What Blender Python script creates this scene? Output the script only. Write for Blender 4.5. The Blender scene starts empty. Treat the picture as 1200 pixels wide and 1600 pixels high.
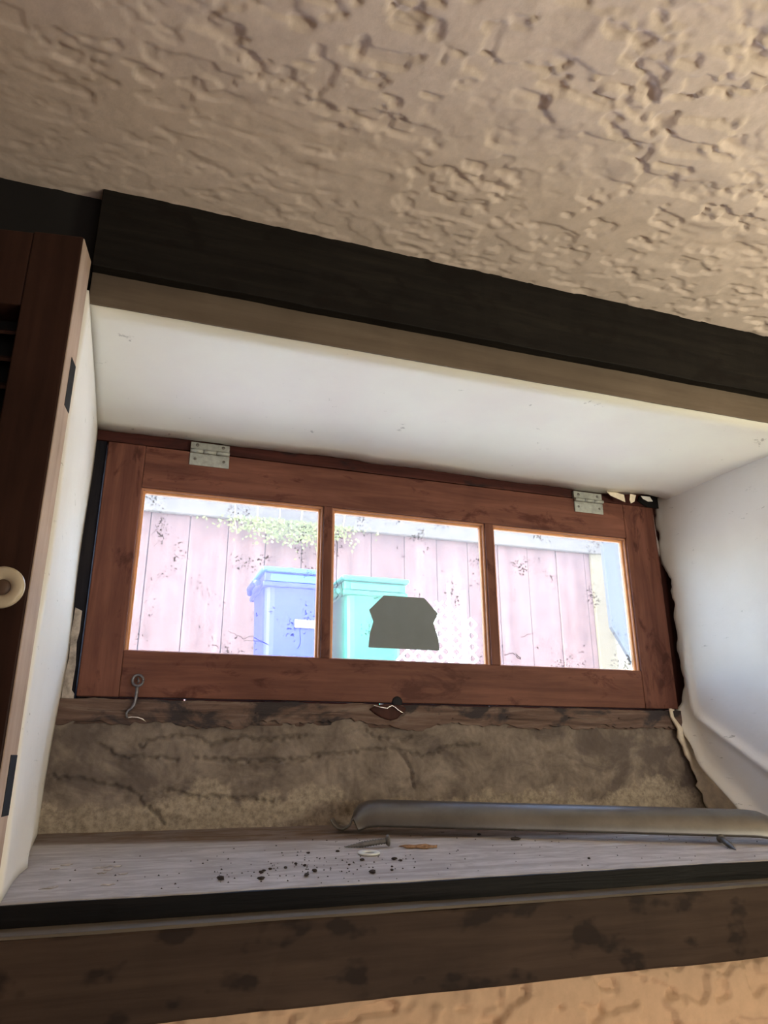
import bpy, math, random
import numpy as np
from mathutils import Vector, Matrix
random.seed(7)
SC = bpy.context.scene
COL = SC.collection
def srgb(r, g, b):
    return tuple(((c/255)/12.92 if c/255 <= .04045 else ((c/255+.055)/1.055)**2.4) for c in (r, g, b))

# ------------------------------------------------------------------ camera (origin = eye, Z up, Y towards the window wall)
cam_d = bpy.data.cameras.new('camera'); cam = bpy.data.objects.new('camera', cam_d); COL.objects.link(cam)
F_PX, YAW, PITCH, ROLL = 1141.5, .32967, .32742, -.00354
cam_d.sensor_fit = 'VERTICAL'; cam_d.sensor_height = 32.0; cam_d.lens = 32.0*F_PX/1600
cam_d.clip_start = .02; cam_d.clip_end = 200
fw = Vector((math.sin(YAW)*math.cos(PITCH), math.cos(YAW)*math.cos(PITCH), math.sin(PITCH)))
rt = Vector((math.cos(YAW), -math.sin(YAW), 0)); up = rt.cross(fw)
r2 = rt*math.cos(ROLL)+up*math.sin(ROLL); u2 = -rt*math.sin(ROLL)+up*math.cos(ROLL)
cam.matrix_world = Matrix(((r2.x, u2.x, -fw.x, 0), (r2.y, u2.y, -fw.y, 0), (r2.z, u2.z, -fw.z, 0), (0, 0, 0, 1)))
SC.camera = cam
# ------------------------------------------------------------------ light
W = bpy.data.worlds.new('world'); SC.world = W; W.use_nodes = True
wn = W.node_tree; bg = wn.nodes['Background']
sky = wn.nodes.new('ShaderNodeTexSky'); sky.sky_type = 'NISHITA'; sky.sun_disc = False
sky.sun_elevation = math.radians(48); sky.sun_rotation = math.radians(240); sky.dust_density = 1.5
wn.links.new(sky.outputs[0], bg.inputs[0]); bg.inputs[1].default_value = 2.7
sd = bpy.data.lights.new('sun', 'SUN'); sd.energy = 14.0; sd.angle = math.radians(.6); sd.color = (1, .97, .93)
sun = bpy.data.objects.new('sun', sd); COL.objects.link(sun)
sun.rotation_euler = Vector((-.50, -.20, .84)).to_track_quat('Z', 'Y').to_euler()   # shines from behind the house, left
rd = bpy.data.lights.new('room_lamp', 'AREA'); rd.shape = 'DISK'; rd.size = .28; rd.energy = 6.5; rd.color = (1, .93, .66)
rl = bpy.data.objects.new('room_lamp', rd); COL.objects.link(rl)
rl.location = (1.15, -.15, .02); rl.rotation_euler = (Vector((1.15, -.15, .02))-Vector((1.0, .12, .60))).to_track_quat('Z', 'Y').to_euler()
rd2 = bpy.data.lights.new('low_wall_fill', 'AREA'); rd2.shape = 'DISK'; rd2.size = .35; rd2.energy = 1.5; rd2.color = (1, .84, .68)  # unseen fill light added to brighten the lower wall
rl2 = bpy.data.objects.new('low_wall_fill', rd2); COL.objects.link(rl2)
rl2.location = (.55, .0, -.75); rl2.rotation_euler = (Vector((.55, .0, -.75))-Vector((.6, .7, -.45))).to_track_quat('Z', 'Y').to_euler()
rd3 = bpy.data.lights.new('room_fill_light', 'AREA'); rd3.shape = 'RECTANGLE'; rd3.size = 1.5; rd3.size_y = 1.0; rd3.energy = 8.0; rd3.color = (1, .93, .88)  # unseen fill light added to brighten the recess from the room side
rl3 = bpy.data.objects.new('room_fill_light', rd3); COL.objects.link(rl3)
rl3.location = (.9, -1.9, -.15); rl3.rotation_euler = (Vector((.9, -1.9, -.15))-Vector((.5, .8, .05))).to_track_quat('Z', 'Y').to_euler()
SC.view_settings.view_transform = 'Standard'; SC.view_settings.look = 'None'
SC.view_settings.exposure = 0.72; SC.view_settings.gamma = 1.0; SC.view_settings.use_curve_mapping = False

# ------------------------------------------------------------------ materials (all in world position)
def nt(name):
    m = bpy.data.materials.new(name); m.use_nodes = True
    t = m.node_tree; b = t.nodes['Principled BSDF']
    return m, t, b
def N(t, kind, **kw):
    n = t.nodes.new(kind)
    for k, v in kw.items():
        if k in n.inputs.keys(): n.inputs[k].default_value = v
        else: setattr(n, k, v)
    return n
def pos(t, scale=(1, 1, 1), rot=(0, 0, 0)):
    g = N(t, 'ShaderNodeNewGeometry'); mp = N(t, 'ShaderNodeMapping')
    mp.inputs['Scale'].default_value = scale; mp.inputs['Rotation'].default_value = rot
    t.links.new(g.outputs['Position'], mp.inputs['Vector']); return mp.outputs[0]
def ramp(t, src, stops):
    r = N(t, 'ShaderNodeValToRGB'); e = r.color_ramp.elements
    while len(e) < len(stops): e.new(.5)
    for el, (p, c) in zip(e, stops):
        el.position = p; el.color = (*c, 1) if len(c) == 3 else c
    t.links.new(src, r.inputs[0]); return r.outputs[0]
def noise(t, vec, scale, detail=6, rough=.6, dist=0):
    n = N(t, 'ShaderNodeTexNoise', Scale=scale, Detail=detail, Roughness=rough, Distortion=dist)
    t.links.new(vec, n.inputs['Vector']); return n.outputs['Fac']
def mixc(t, fac, a, b, mode='MIX'):
    m = N(t, 'ShaderNodeMix', data_type='RGBA', blend_type=mode)
    for s, v in ((m.inputs[0], fac), (m.inputs[6], a), (m.inputs[7], b)):
        if hasattr(v, 'links') or hasattr(v, 'is_output'): t.links.new(v, s)
        else: s.default_value = v if not isinstance(v, tuple) or len(v) == 4 else (*v, 1)
    return m.outputs[2]
def bump(t, b, h, strength=.4, dist=.002, prev=None):
    n = N(t, 'ShaderNodeBump', Strength=strength, Distance=dist)
    t.links.new(h, n.inputs['Height'])
    if prev: t.links.new(prev, n.inputs['Normal'])
    t.links.new(n.outputs[0], b.inputs['Normal']); return n.outputs[0]
def wood(name, dark, mid, light, axis='X', scale=1.0, rough=.6, bumps=.3, stains=None, knots=None):
    m, t, b = nt(name)
    st = {'X': (6, 90, 90), 'Z': (90, 90, 6), 'Y': (90, 6, 90)}[axis]
    v = pos(t, tuple(s*scale for s in st))
    f = noise(t, v, 1.0, 8, .62, .4)
    c = ramp(t, f, [(.28, dark), (.5, mid), (.74, light)])
    big = noise(t, pos(t), 9, 4, .6)
    c = mixc(t, ramp(t, big, [(.35, (.0,)*3), (.7, (.55,)*3)]), c, mixc(t, 1.0, c, (*[.55]*3, 1), 'MULTIPLY'))
    if stains:
        s1 = noise(t, pos(t, (2.2, 1, 1) if axis == 'Z' else (1, 1, 2.2)), 13, 5, .65, .6)
        c = mixc(t, ramp(t, s1, [(.56, (0,)*3), (.66, (.85,)*3)]), c, (*stains, 1))
    if knots:
        vo = N(t, 'ShaderNodeTexNoise', Scale=1.0, Detail=3.0, Roughness=.5)
        t.links.new(pos(t, (22, 22, 34)), vo.inputs['Vector'])
        c = mixc(t, ramp(t, vo.outputs['Fac'], [(.565, (0,)*3), (.64, (.8,)*3)]), c, (*knots, 1))
    t.links.new(c, b.inputs['Base Color']); b.inputs['Roughness'].default_value = rough
    b.inputs['Specular IOR Level'].default_value = .12
    bump(t, b, f, bumps, .0015)
    return m
def plain(name, col, rough=.5, metal=0, var=.0, vs=20, bumps=0, spec=.4):
    m, t, b = nt(name); b.inputs['Roughness'].default_value = rough; b.inputs['Metallic'].default_value = metal
    b.inputs['Specular IOR Level'].default_value = spec
    if var:
        f = noise(t, pos(t), vs, 6, .65)
        lo = tuple(c*(1-var) for c in col); hi = tuple(min(1, c*(1+var)) for c in col)
        t.links.new(ramp(t, f, [(.3, lo), (.7, hi)]), b.inputs['Base Color'])
        if bumps: bump(t, b, f, bumps, .001)
    else: b.inputs['Base Color'].default_value = (*col, 1)
    return m
def paint(name, col, stain, scuff=(.25, .24, .2), rough=.65):
    m, t, b = nt(name)
    c = mixc(t, ramp(t, noise(t, pos(t), 5, 4), [(.4, (0,)*3), (.7, (.7,)*3)]), (*col, 1), (*stain, 1))
    n2 = noise(t, pos(t, (9, 9, 40)), 3.2, 6, .7, .3)
    c = mixc(t, ramp(t, n2, [(.655, (0,)*3), (.69, (.6,)*3)]), c, (*scuff, 1))
    t.links.new(c, b.inputs['Base Color']); b.inputs['Roughness'].default_value = rough
    f = noise(t, pos(t, (8, 30, 30)), 2, 6, .6)
    bump(t, b, f, .25, .002); return m
M = {}
M['ceiling'] = plain('stucco_ceiling', (.64, .535, .475), .85, var=.10, vs=60, bumps=.6, spec=.15)
M['wall'] = plain('stucco_wall', (.62, .42, .27), .85, var=.08, vs=60, bumps=.5, spec=.15)
M['soffit'] = paint('soffit_paint', (.80, .79, .70), (.74, .68, .64))
M['jamb'] = paint('jamb_paint', (.83, .81, .76), (.76, .72, .66))
M['cream'] = plain('bare_plaster', (.82, .71, .57), .9, var=.25, vs=45, bumps=.8, spec=.1)
M['fascia'] = wood('fascia_wood', (.12, .09, .068), (.15, .115, .085), (.18, .14, .105), 'X', .6, .6, .15)
M['beam_dark'] = wood('header_wood', (.008, .0065, .0055), (.012, .010, .0085), (.02, .017, .013), 'X', 1, .65, .5, knots=(.008, .006, .005))
M['beam_low'] = wood('ledge_wood', (.036, .022, .015), (.052, .033, .023), (.072, .047, .032), 'X', .8, .6, .4, knots=(.016, .010, .008))
M['black_edge'] = wood('sill_edge_wood', (.004, .0035, .0035), (.007, .006, .006), (.015, .012, .011), 'X', 1, .5, .6)
M['lip'] = wood('ledge_top_wood', (.10, .083, .064), (.135, .112, .086), (.18, .15, .115), 'X', 1, .7, .4)
M['sash'] = wood('redwood_sash', (.105, .041, .030), (.165, .066, .046), (.23, .098, .068), 'X', .8, .5, .25, stains=(.07, .022, .016))
M['sash_v'] = wood('redwood_stile', (.105, .041, .030), (.165, .066, .046), (.23, .098, .068), 'Z', .8, .5, .25, stains=(.06, .02, .015))
M['bead'] = plain('bead_wood_lit', (.68, .33, .14), .5, var=.2, vs=30)  # orange window glow put into the inner bead's colour
M['bead_outer'] = plain('bead_outer_wood', (.42, .19, .10), .5, var=.2, vs=30)
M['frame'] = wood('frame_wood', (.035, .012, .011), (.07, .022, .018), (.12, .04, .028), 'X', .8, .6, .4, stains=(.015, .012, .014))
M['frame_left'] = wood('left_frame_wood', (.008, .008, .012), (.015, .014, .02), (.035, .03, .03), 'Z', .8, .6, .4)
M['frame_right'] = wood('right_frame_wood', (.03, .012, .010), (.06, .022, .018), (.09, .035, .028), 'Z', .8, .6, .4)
M['shutter'] = wood('shutter_wood', (.026, .012, .009), (.038, .017, .012), (.052, .024, .016), 'Z', .7, .45, .15)
M['shutter_edge'] = wood('shutter_edge_wood', (.40, .29, .23), (.50, .38, .31), (.58, .46, .38), 'Z', .7, .7, .2)
M['black'] = plain('black_gap', (.006, .005, .005), .9)
M['knob'] = plain('knob_cream', (.52, .44, .32), .3, spec=.5)
M['knob_hole'] = plain('knob_recess', (.10, .06, .04), .5)
M['hinge'] = plain('painted_hinge', (.36, .37, .34), .5, .3, var=.25, vs=120, bumps=.4)
M['screw'] = plain('screw_steel', (.16, .15, .14), .45, .6, var=.3, vs=200)
M['iron'] = plain('old_iron', (.16, .155, .17), .4, .7, var=.3, vs=150)
M['wire'] = plain('bright_wire', (.8, .78, .76), .25, 1)
M['steel'] = plain('brushed_steel', (.17, .16, .148), .40, .85, var=.22, vs=14)
M['sticker'] = plain('sticker_back', (.17, .195, .205), .7, var=.06, vs=30)
M['debris'] = plain('debris_dark', (.035, .025, .022), .9, var=.5, vs=300)
M['chip'] = plain('wood_chip', (.30, .17, .09), .8, var=.5, vs=200)
M['washer'] = plain('washer_zinc', (.72, .73, .68), .5, .2)
M['paintchip'] = plain('peeled_paint', (.42, .37, .33), .8, var=.45, vs=90, bumps=.8)
# concrete
m, t, b = nt('old_concrete'); M['concrete'] = m
f = noise(t, pos(t), 26, 10, .72, .5)
c = ramp(t, f, [(.30, (.12, .095, .080)), (.5, (.205, .165, .138)), (.72, (.31, .255, .21))])
blot = noise(t, pos(t, (1, 1, 1.6)), 9, 6, .6, .8)
c = mixc(t, ramp(t, blot, [(.50, (0,)*3), (.60, (.75,)*3)]), c, (.105, .082, .075, 1))
g = N(t, 'ShaderNodeNewGeometry'); sx = N(t, 'ShaderNodeSeparateXYZ'); t.links.new(g.outputs['Position'], sx.inputs[0])
edge = noise(t, pos(t, (1, 1, 1)), 11, 6, .65)
ma = N(t, 'ShaderNodeMath', operation='MULTIPLY_ADD'); t.links.new(edge, ma.inputs[0]); ma.inputs[1].default_value = .13; ma.inputs[2].default_value = -.108
su = N(t, 'ShaderNodeMath', operation='SUBTRACT'); t.links.new(ma.outputs[0], su.inputs[0]); t.links.new(sx.outputs['Z'], su.inputs[1])
mr = N(t, 'ShaderNodeMapRange'); mr.inputs['From Min'].default_value = -.003; mr.inputs['From Max'].default_value = .006
t.links.new(su.outputs[0], mr.inputs['Value'])
fine = noise(t, pos(t), 130, 4, .7)
c = mixc(t, mr.outputs[0], c, ramp(t, fine, [(.35, (.21, .17, .135)), (.6, (.36, .30, .235))]))
t.links.new(c, b.inputs['Base Color']); b.inputs['Roughness'].default_value = .9; b.inputs['Specular IOR Level'].default_value = .15
bump(t, b, noise(t, pos(t), 70, 8, .75), .5, .002)
# eroded wood of the frame sill
m, t, b = nt('eroded_wood'); M['eroded'] = m
f = noise(t, pos(t, (5, 40, 60)), 1.4, 8, .7, .6)
c = ramp(t, f, [(.3, (.05, .026, .021)), (.5, (.13, .078, .060)), (.7, (.22, .165, .135))])
c = mixc(t, ramp(t, noise(t, pos(t, (1, 1, 2)), 12, 5, .6, .6), [(.54, (0,)*3), (.62, (.9,)*3)]), c, (.02, .016, .02, 1))
t.links.new(c, b.inputs['Base Color']); b.inputs['Roughness'].default_value = .85; bump(t, b, f, .6, .003)
# dusty sill plank
m, t, b = nt('dusty_sill'); M['sill'] = m
f = noise(t, pos(t, (5, 70, 70)), 1.2, 10, .7, .3)
c = ramp(t, f, [(.26, (.36, .33, .32)), (.5, (.50, .47, .46)), (.75, (.62, .59, .58))])
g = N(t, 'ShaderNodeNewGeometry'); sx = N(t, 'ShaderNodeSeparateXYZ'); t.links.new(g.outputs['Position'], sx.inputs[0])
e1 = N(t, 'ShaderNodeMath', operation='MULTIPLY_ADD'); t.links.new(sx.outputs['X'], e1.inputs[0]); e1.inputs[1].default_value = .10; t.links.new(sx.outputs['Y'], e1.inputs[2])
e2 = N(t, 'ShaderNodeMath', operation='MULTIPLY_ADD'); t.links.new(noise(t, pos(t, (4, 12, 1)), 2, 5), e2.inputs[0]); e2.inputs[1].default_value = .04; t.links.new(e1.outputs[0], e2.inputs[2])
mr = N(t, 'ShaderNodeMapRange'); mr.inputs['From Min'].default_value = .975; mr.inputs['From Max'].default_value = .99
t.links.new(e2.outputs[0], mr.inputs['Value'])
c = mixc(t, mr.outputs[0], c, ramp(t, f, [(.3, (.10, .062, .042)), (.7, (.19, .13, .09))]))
c = mixc(t, ramp(t, noise(t, pos(t, (7, 22, 22)), 2.2, 6, .7, .5), [(.42, (.55,)*3), (.6, (0,)*3)]), c, (.27, .235, .225, 1))
t.links.new(c, b.inputs['Base Color']); b.inputs['Roughness'].default_value = .8; b.inputs['Specular IOR Level'].default_value = .25; bump(t, b, f, .5, .0015)
# dirty glass
m = bpy.data.materials.new('dirty_glass'); m.use_nodes = True; M['glass'] = m; t = m.node_tree
for n in list(t.nodes): t.nodes.remove(n)
out = N(t, 'ShaderNodeOutputMaterial'); tr = N(t, 'ShaderNodeBsdfTransparent'); tr.inputs[0].default_value = (.97, .98, .98, 1)
gl = N(t, 'ShaderNodeBsdfGlossy', Roughness=.05); di = N(t, 'ShaderNodeBsdfDiffuse'); di.inputs[0].default_value = (.35, .34, .33, 1)
tl = N(t, 'ShaderNodeBsdfTranslucent'); tl.inputs[0].default_value = (.25, .24, .245, 1)
dk = N(t, 'ShaderNodeBsdfDiffuse'); dk.inputs[0].default_value = (.05, .04, .03, 1)
fr = N(t, 'ShaderNodeFresnel', IOR=1.45)
frm = N(t, 'ShaderNodeMath', operation='MULTIPLY'); t.links.new(fr.outputs[0], frm.inputs[0]); frm.inputs[1].default_value = .5
m1 = N(t, 'ShaderNodeMixShader'); t.links.new(frm.outputs[0], m1.inputs[0]); t.links.new(tr.outputs[0], m1.inputs[1]); t.links.new(gl.outputs[0], m1.inputs[2])
m2 = N(t, 'ShaderNodeMixShader', ); m2.inputs[0].default_value = .7; t.links.new(di.outputs[0], m2.inputs[1]); t.links.new(tl.outputs[0], m2.inputs[2])
g = N(t, 'ShaderNodeNewGeometry'); sx = N(t, 'ShaderNodeSeparateXYZ'); t.links.new(g.outputs['Position'], sx.inputs[0])
dn = noise(t, pos(t, (1, 1, .5)), 12, 6, .6)
du = ramp(t, dn, [(.3, (.13,)*3), (.75, (.21,)*3)])
mr = N(t, 'ShaderNodeMapRange'); mr.inputs['From Min'].default_value = .345; mr.inputs['From Max'].default_value = .372; mr.inputs['To Max'].default_value = .14
t.links.new(sx.outputs['Z'], mr.inputs['Value'])
ad = N(t, 'ShaderNodeMath', operation='ADD'); t.links.new(du, ad.inputs[0]); t.links.new(mr.outputs[0], ad.inputs[1])
m3 = N(t, 'ShaderNodeMixShader'); t.links.new(ad.outputs[0], m3.inputs[0]); t.links.new(m1.outputs[0], m3.inputs[1]); t.links.new(m2.outputs[0], m3.inputs[2])
sp = noise(t, pos(t), 260, 2, .5)
spb = noise(t, pos(t), 18, 3, .6)
sm = N(t, 'ShaderNodeMath', operation='MULTIPLY'); t.links.new(sp, sm.inputs[0]); t.links.new(spb, sm.inputs[1])
sf = ramp(t, sm.outputs[0], [(.375, (0,)*3), (.41, (.7,)*3)])
m4 = N(t, 'ShaderNodeMixShader'); t.links.new(sf, m4.inputs[0]); t.links.new(m3.outputs[0], m4.inputs[1]); t.links.new(dk.outputs[0], m4.inputs[2])
t.links.new(m4.outputs[0], out.inputs[0])
# exterior
M['fence'] = wood('pink_siding', (.070, .042, .038), (.095, .057, .051), (.130, .082, .074), 'Z', .12, .8, .2)
M['eave'] = plain('eave_grey', (.072, .064, .053), .9, var=.25, vs=14)
M['corner'] = plain('corner_cream', (.085, .070, .038), .8)
M['farwall'] = plain('far_cream_wall', (.17, .15, .10), .8)
M['shadowsheet'] = plain('shadow_sheet', (.030, .037, .042), .8, var=.05)  # shadow tone for the added sheet outdoors
M['ground'] = plain('pale_concrete_ground', (.72, .69, .64), .9, var=.12, vs=3)
M['outer'] = plain('outer_render', (.6, .56, .5), .9)
M['blue'] = plain('bin_blue', (.008, .015, .20), .4, spec=.4)
M['blue_lid'] = plain('bin_blue_lid', (.02, .07, .24), .4, spec=.4)
M['green'] = plain('bin_green', (.006, .095, .055), .4, spec=.4)
M['green_lid'] = plain('bin_green_lid', (.012, .12, .09), .4, spec=.4)
M['white'] = plain('white_vinyl', (.5, .5, .5), .5)
M['rubber'] = plain('rubber', (.03, .03, .03), .7)
M['leaf'] = plain('leaf_green', (.085, .095, .022), .6, var=.3, vs=9)
M['leaf2'] = plain('stem_brown', (.2, .14, .08), .8)
M['room'] = plain('room_wall', (.55, .42, .30), .9)
M['floor'] = plain('room_floor', (.30, .24, .19), .8, var=.1)

# ------------------------------------------------------------------ mesh helpers
ORG = {}
class MB:
    def __init__(s): s.v = []; s.f = []; s.sm = []
    def add(s, vs, fs, smooth=False):
        o = len(s.v); s.v += [tuple(p) for p in vs]; s.f += [tuple(i+o for i in q) for q in fs]; s.sm += [smooth]*len(fs); return s
    def box(s, x0, x1, y0, y1, z0, z1):
        return s.add([(x, y, z) for z in (z0, z1) for y in (y0, y1) for x in (x0, x1)],
                     [(0, 2, 3, 1), (4, 5, 7, 6), (0, 1, 5, 4), (2, 6, 7, 3), (0, 4, 6, 2), (1, 3, 7, 5)])
    def beam(s, x0, x1, y0, y1, z0, z1, n=60, w=.0012, seed=1):
        """a long board along X with hand-worn wavy edges"""
        r = np.random.RandomState(seed); ring = []
        for (y, z) in ((y0, z0), (y1, z0), (y1, z1), (y0, z1)):
            a = np.convolve(r.randn(n+12), np.ones(5)/5, 'same')[6:n+7]*w; c = np.convolve(r.randn(n+12), np.ones(5)/5, 'same')[6:n+7]*w
            ring.append([(x0+(x1-x0)*i/n, y+(a[i] if i < len(a) else 0), z+(c[i] if i < len(c) else 0)) for i in range(n+1)])
        vs = [ring[k][i] for i in range(n+1) for k in range(4)]
        fs = [(i*4+k, i*4+(k+1) % 4, i*4+4+(k+1) % 4, i*4+4+k) for i in range(n) for k in range(4)]
        fs += [(3, 2, 1, 0), (n*4, n*4+1, n*4+2, n*4+3)]
        return s.add(vs, [tuple(reversed(q)) for q in fs])
    def tube(s, pts, r, n=8, caps=True):
        P = [Vector(p) for p in pts]; rr = r if hasattr(r, '__len__') else [r]*len(P)
        t0 = (P[1]-P[0]).normalized(); nn = t0.orthogonal().normalized(); vs = []
        for i, p in enumerate(P):
            tt = (P[min(i+1, len(P)-1)]-P[max(i-1, 0)]).normalized()
            nn = (nn-tt*nn.dot(tt)).normalized(); bb = tt.cross(nn)
            vs += [p+(nn*math.cos(2*math.pi*k/n)+bb*math.sin(2*math.pi*k/n))*rr[i] for k in range(n)]
        fs = [(i*n+k, i*n+(k+1) % n, (i+1)*n+(k+1) % n, (i+1)*n+k) for i in range(len(P)-1) for k in range(n)]
        s.add(vs, fs, True)
        if caps:
            o = len(s.v)-len(vs); s.f += [tuple(o+k for k in reversed(range(n))), tuple(o+(len(P)-1)*n+k for k in range(n))]; s.sm += [False]*2
        return s
    def lathe(s, c, ax, prof, n=24):
        """prof = [(along axis, radius)]"""
        ax = Vector(ax).normalized(); u = ax.orthogonal().normalized(); w = ax.cross(u); c = Vector(c); vs = []
        for (h, r) in prof: vs += [c+ax*h+(u*math.cos(2*math.pi*k/n)+w*math.sin(2*math.pi*k/n))*max(r, 1e-5) for k in range(n)]
        fs = [(i*n+k, i*n+(k+1) % n, (i+1)*n+(k+1) % n, (i+1)*n+k) for i in range(len(prof)-1) for k in range(n)]
        return s.add(vs, fs, True)
    def grid(s, G, smooth=True, keep=None, flip=False):
        """G[i][j] points"""
        G = np.asarray(G, float); ni, nj = G.shape[:2]; o = len(s.v)
        s.v += [tuple(p) for p in G.reshape(-1, 3)]
        for i in range(ni-1):
            for j in range(nj-1):
                if keep is None or keep[i][j]:
                    q = (o+i*nj+j, o+(i+1)*nj+j, o+(i+1)*nj+j+1, o+i*nj+j+1)
                    s.f.append(q[::-1] if flip else q); s.sm.append(smooth)
        return s
    def prism(s, poly, y0, y1):
        """outline in X-Z given thickness in Y"""
        n = len(poly); vs = [(x, y0, z) for x, z in poly]+[(x, y1, z) for x, z in poly]
        return s.add(vs, [tuple(range(n)), tuple(range(2*n-1, n-1, -1))]+[(i, i+n, (i+1) % n+n, (i+1) % n) for i in range(n)])
    def xf(s, M4):
        s.v = [tuple(M4 @ Vector(p)) for p in s.v]; return s
    def build(s, name, mat, parent=None, bevel=0, solid=0, seg=2, offs=-1):
        me = bpy.data.meshes.new(name)
        if parent is not None: org = ORG[parent.name]
        else:
            a = np.array(s.v); org = Vector(((a[:, 0].min()+a[:, 0].max())/2, (a[:, 1].min()+a[:, 1].max())/2, a[:, 2].min()))
        me.from_pydata([tuple(Vector(p)-org) for p in s.v], [], s.f); me.materials.append(mat)
        me.polygons.foreach_set('use_smooth', s.sm); me.update()
        o = bpy.data.objects.new(name, me); COL.objects.link(o); ORG[o.name] = org
        if parent is not None: o.parent = parent
        else: o.location = org
        if solid: md = o.modifiers.new('solid', 'SOLIDIFY'); md.thickness = solid; md.offset = offs
        if bevel: md = o.modifiers.new('bevel', 'BEVEL'); md.width = bevel; md.segments = seg; md.limit_method = 'ANGLE'; md.angle_limit = .7
        return o
def tag(o, label=None, cat=None, group=None, kind=None):
    for k, v in (('label', label), ('category', cat), ('group', group), ('kind', kind)):
        if v: o[k] = v
    return o
def empty(name, loc):
    o = bpy.data.objects.new(name, None); o.empty_display_size = .05; COL.objects.link(o); o.location = loc; ORG[o.name] = Vector(loc); return o
def copy_tree(o, parent=None, loc=None):
    c = o.copy(); COL.objects.link(c); ORG[c.name] = ORG[o.name]
    if parent is not None: c.parent = parent
    if loc is not None: c.location = loc
    for ch in list(o.children): copy_tree(ch, c)
    return c
def box(name, mat, b, parent=None, bevel=0): return MB().box(*b).build(name, mat, parent, bevel)
def vnoise(nx, ny, cx, cy, seed):
    """smooth value noise on an nx x ny grid with cx x cy cells"""
    r = np.random.RandomState(seed); L = r.rand(int(cx)+3, int(cy)+3)
    x = np.linspace(0, cx, nx); y = np.linspace(0, cy, ny); xi = x.astype(int); yi = y.astype(int); fx = x-xi; fy = y-yi
    fx = fx*fx*fx*(fx*(fx*6-15)+10); fy = fy*fy*fy*(fy*(fy*6-15)+10)
    a = L[xi][:, yi]; b_ = L[xi+1][:, yi]; c_ = L[xi][:, yi+1]; d_ = L[xi+1][:, yi+1]
    FX = fx[:, None]; FY = fy[None, :]
    return a*(1-FX)*(1-FY)+b_*FX*(1-FY)+c_*(1-FX)*FY+d_*FX*FY
def sstep(a, b, x): t = np.clip((x-a)/(b-a), 0, 1); return t*t*(3-2*t)
def fastgrid(name, mat, G, parent=None):
    """big heightfield, numpy quick path"""
    ni, nj = G.shape[:2]; org = Vector(G.reshape(-1, 3).mean(0)); V = (G.reshape(-1, 3)-np.array(org)).astype(np.float32)
    I, J = np.meshgrid(np.arange(ni-1), np.arange(nj-1), indexing='ij'); a = (I*nj+J).ravel()
    Fc = np.stack([a, a+nj, a+nj+1, a+1], 1).astype(np.int32); me = bpy.data.meshes.new(name)
    me.vertices.add(len(V)); me.vertices.foreach_set('co', V.ravel()); me.loops.add(Fc.size); me.loops.foreach_set('vertex_index', Fc.ravel())
    me.polygons.add(len(Fc)); me.polygons.foreach_set('loop_start', np.arange(0, Fc.size, 4, dtype=np.int32)); me.polygons.foreach_set('loop_total', np.full(len(Fc), 4, np.int32))
    me.polygons.foreach_set('use_smooth', np.ones(len(Fc), bool)); me.update(calc_edges=True); me.validate(); me.materials.append(mat)
    o = bpy.data.objects.new(name, me); COL.objects.link(o); o.location = org; ORG[o.name] = org
    if parent is not None: o.parent = parent; o.location = org-ORG[parent.name]
    return o
def stucco(nx, ny, lx, ly, seed, amt=0.0):
    """skip-trowel relief: flat plateaus with ragged pits between them, metres"""
    u = np.linspace(0, 1, nx)[:, None]; v = np.linspace(0, 1, ny)[None, :]
    wx = vnoise(nx, ny, lx/.06, ly/.045, seed)-.5
    w1 = vnoise(nx, ny, lx/.046, ly/.022, seed+1)*.55+vnoise(nx, ny, lx/.018, ly/.011, seed+2)*.35+vnoise(nx, ny, lx/.006, ly/.005, seed+7)*.10
    w2 = vnoise(nx, ny, lx/.026, ly/.016, seed+3)*.6+vnoise(nx, ny, lx/.012, ly/.007, seed+4)*.4
    msk = vnoise(nx, ny, lx/.10, ly/.08, seed+5)*.6+vnoise(nx, ny, lx/.04, ly/.03, seed+8)*.4
    dens = .25+.75*sstep(.24, .50, msk+amt)
    plate = sstep(.40, .47, w1)                            # trowelled plateaus
    pits = sstep(.60, .67, w2)*dens
    return plate*dens*.0040-pits*.0040+wx*.0015+vnoise(nx, ny, lx/.006, ly/.006, seed+6)*.0004

# ------------------------------------------------------------------ the room
CZ = .5955
X0, X1, Y0, Y1 = -1.10, 1.65, -.12, .742
nx, ny = 780, 300
xs = np.linspace(-.62, 1.40, nx); ys = np.linspace(.02, .742, ny)
G = np.zeros((nx, ny, 3)); G[..., 0] = xs[:, None]; G[..., 1] = ys[None, :]
G[..., 2] = CZ-stucco(nx, ny, 2.02, .722, 11, .16*((xs[:, None]+.1)/.7)-.10+.14*sstep(.5, .1, ys)[None, :])*((.30+.70*sstep(.70, .45, ys[None, :]))*(.40+.60*sstep(-.25, .45, xs[:, None]))+.25*sstep(.5, 1.0, xs[:, None]))
ceil = fastgrid('ceiling', M['ceiling'], G[:, ::-1]); tag(ceil, kind='structure')
tag(MB().box(-1.6, 2.4, -2.6, .02, CZ+.001, CZ+.1).box(-1.6, -.62, .02, .742, CZ+.001, CZ+.1).box(1.40, 2.4, .02, .742, CZ+.001, CZ+.1).box(-.62, 1.40, .02, .742, CZ+.006, CZ+.1).build('ceiling_room', M['ceiling']), kind='structure')
tag(box('floor', M['floor'], (-1.6, 2.4, -2.6, .74, -1.65, -1.55)), kind='structure')
tag(box('wall_back', M['room'], (-1.6, 2.4, -2.7, -2.6, -1.65, .7)), kind='structure')
tag(box('wall_left', M['room'], (-1.7, -1.6, -2.6, 1.15, -1.65, .7)), kind='structure')
tag(box('wall_right', M['room'], (2.4, 2.5, -2.6, 1.15, -1.65, .7)), kind='structure')
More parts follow.
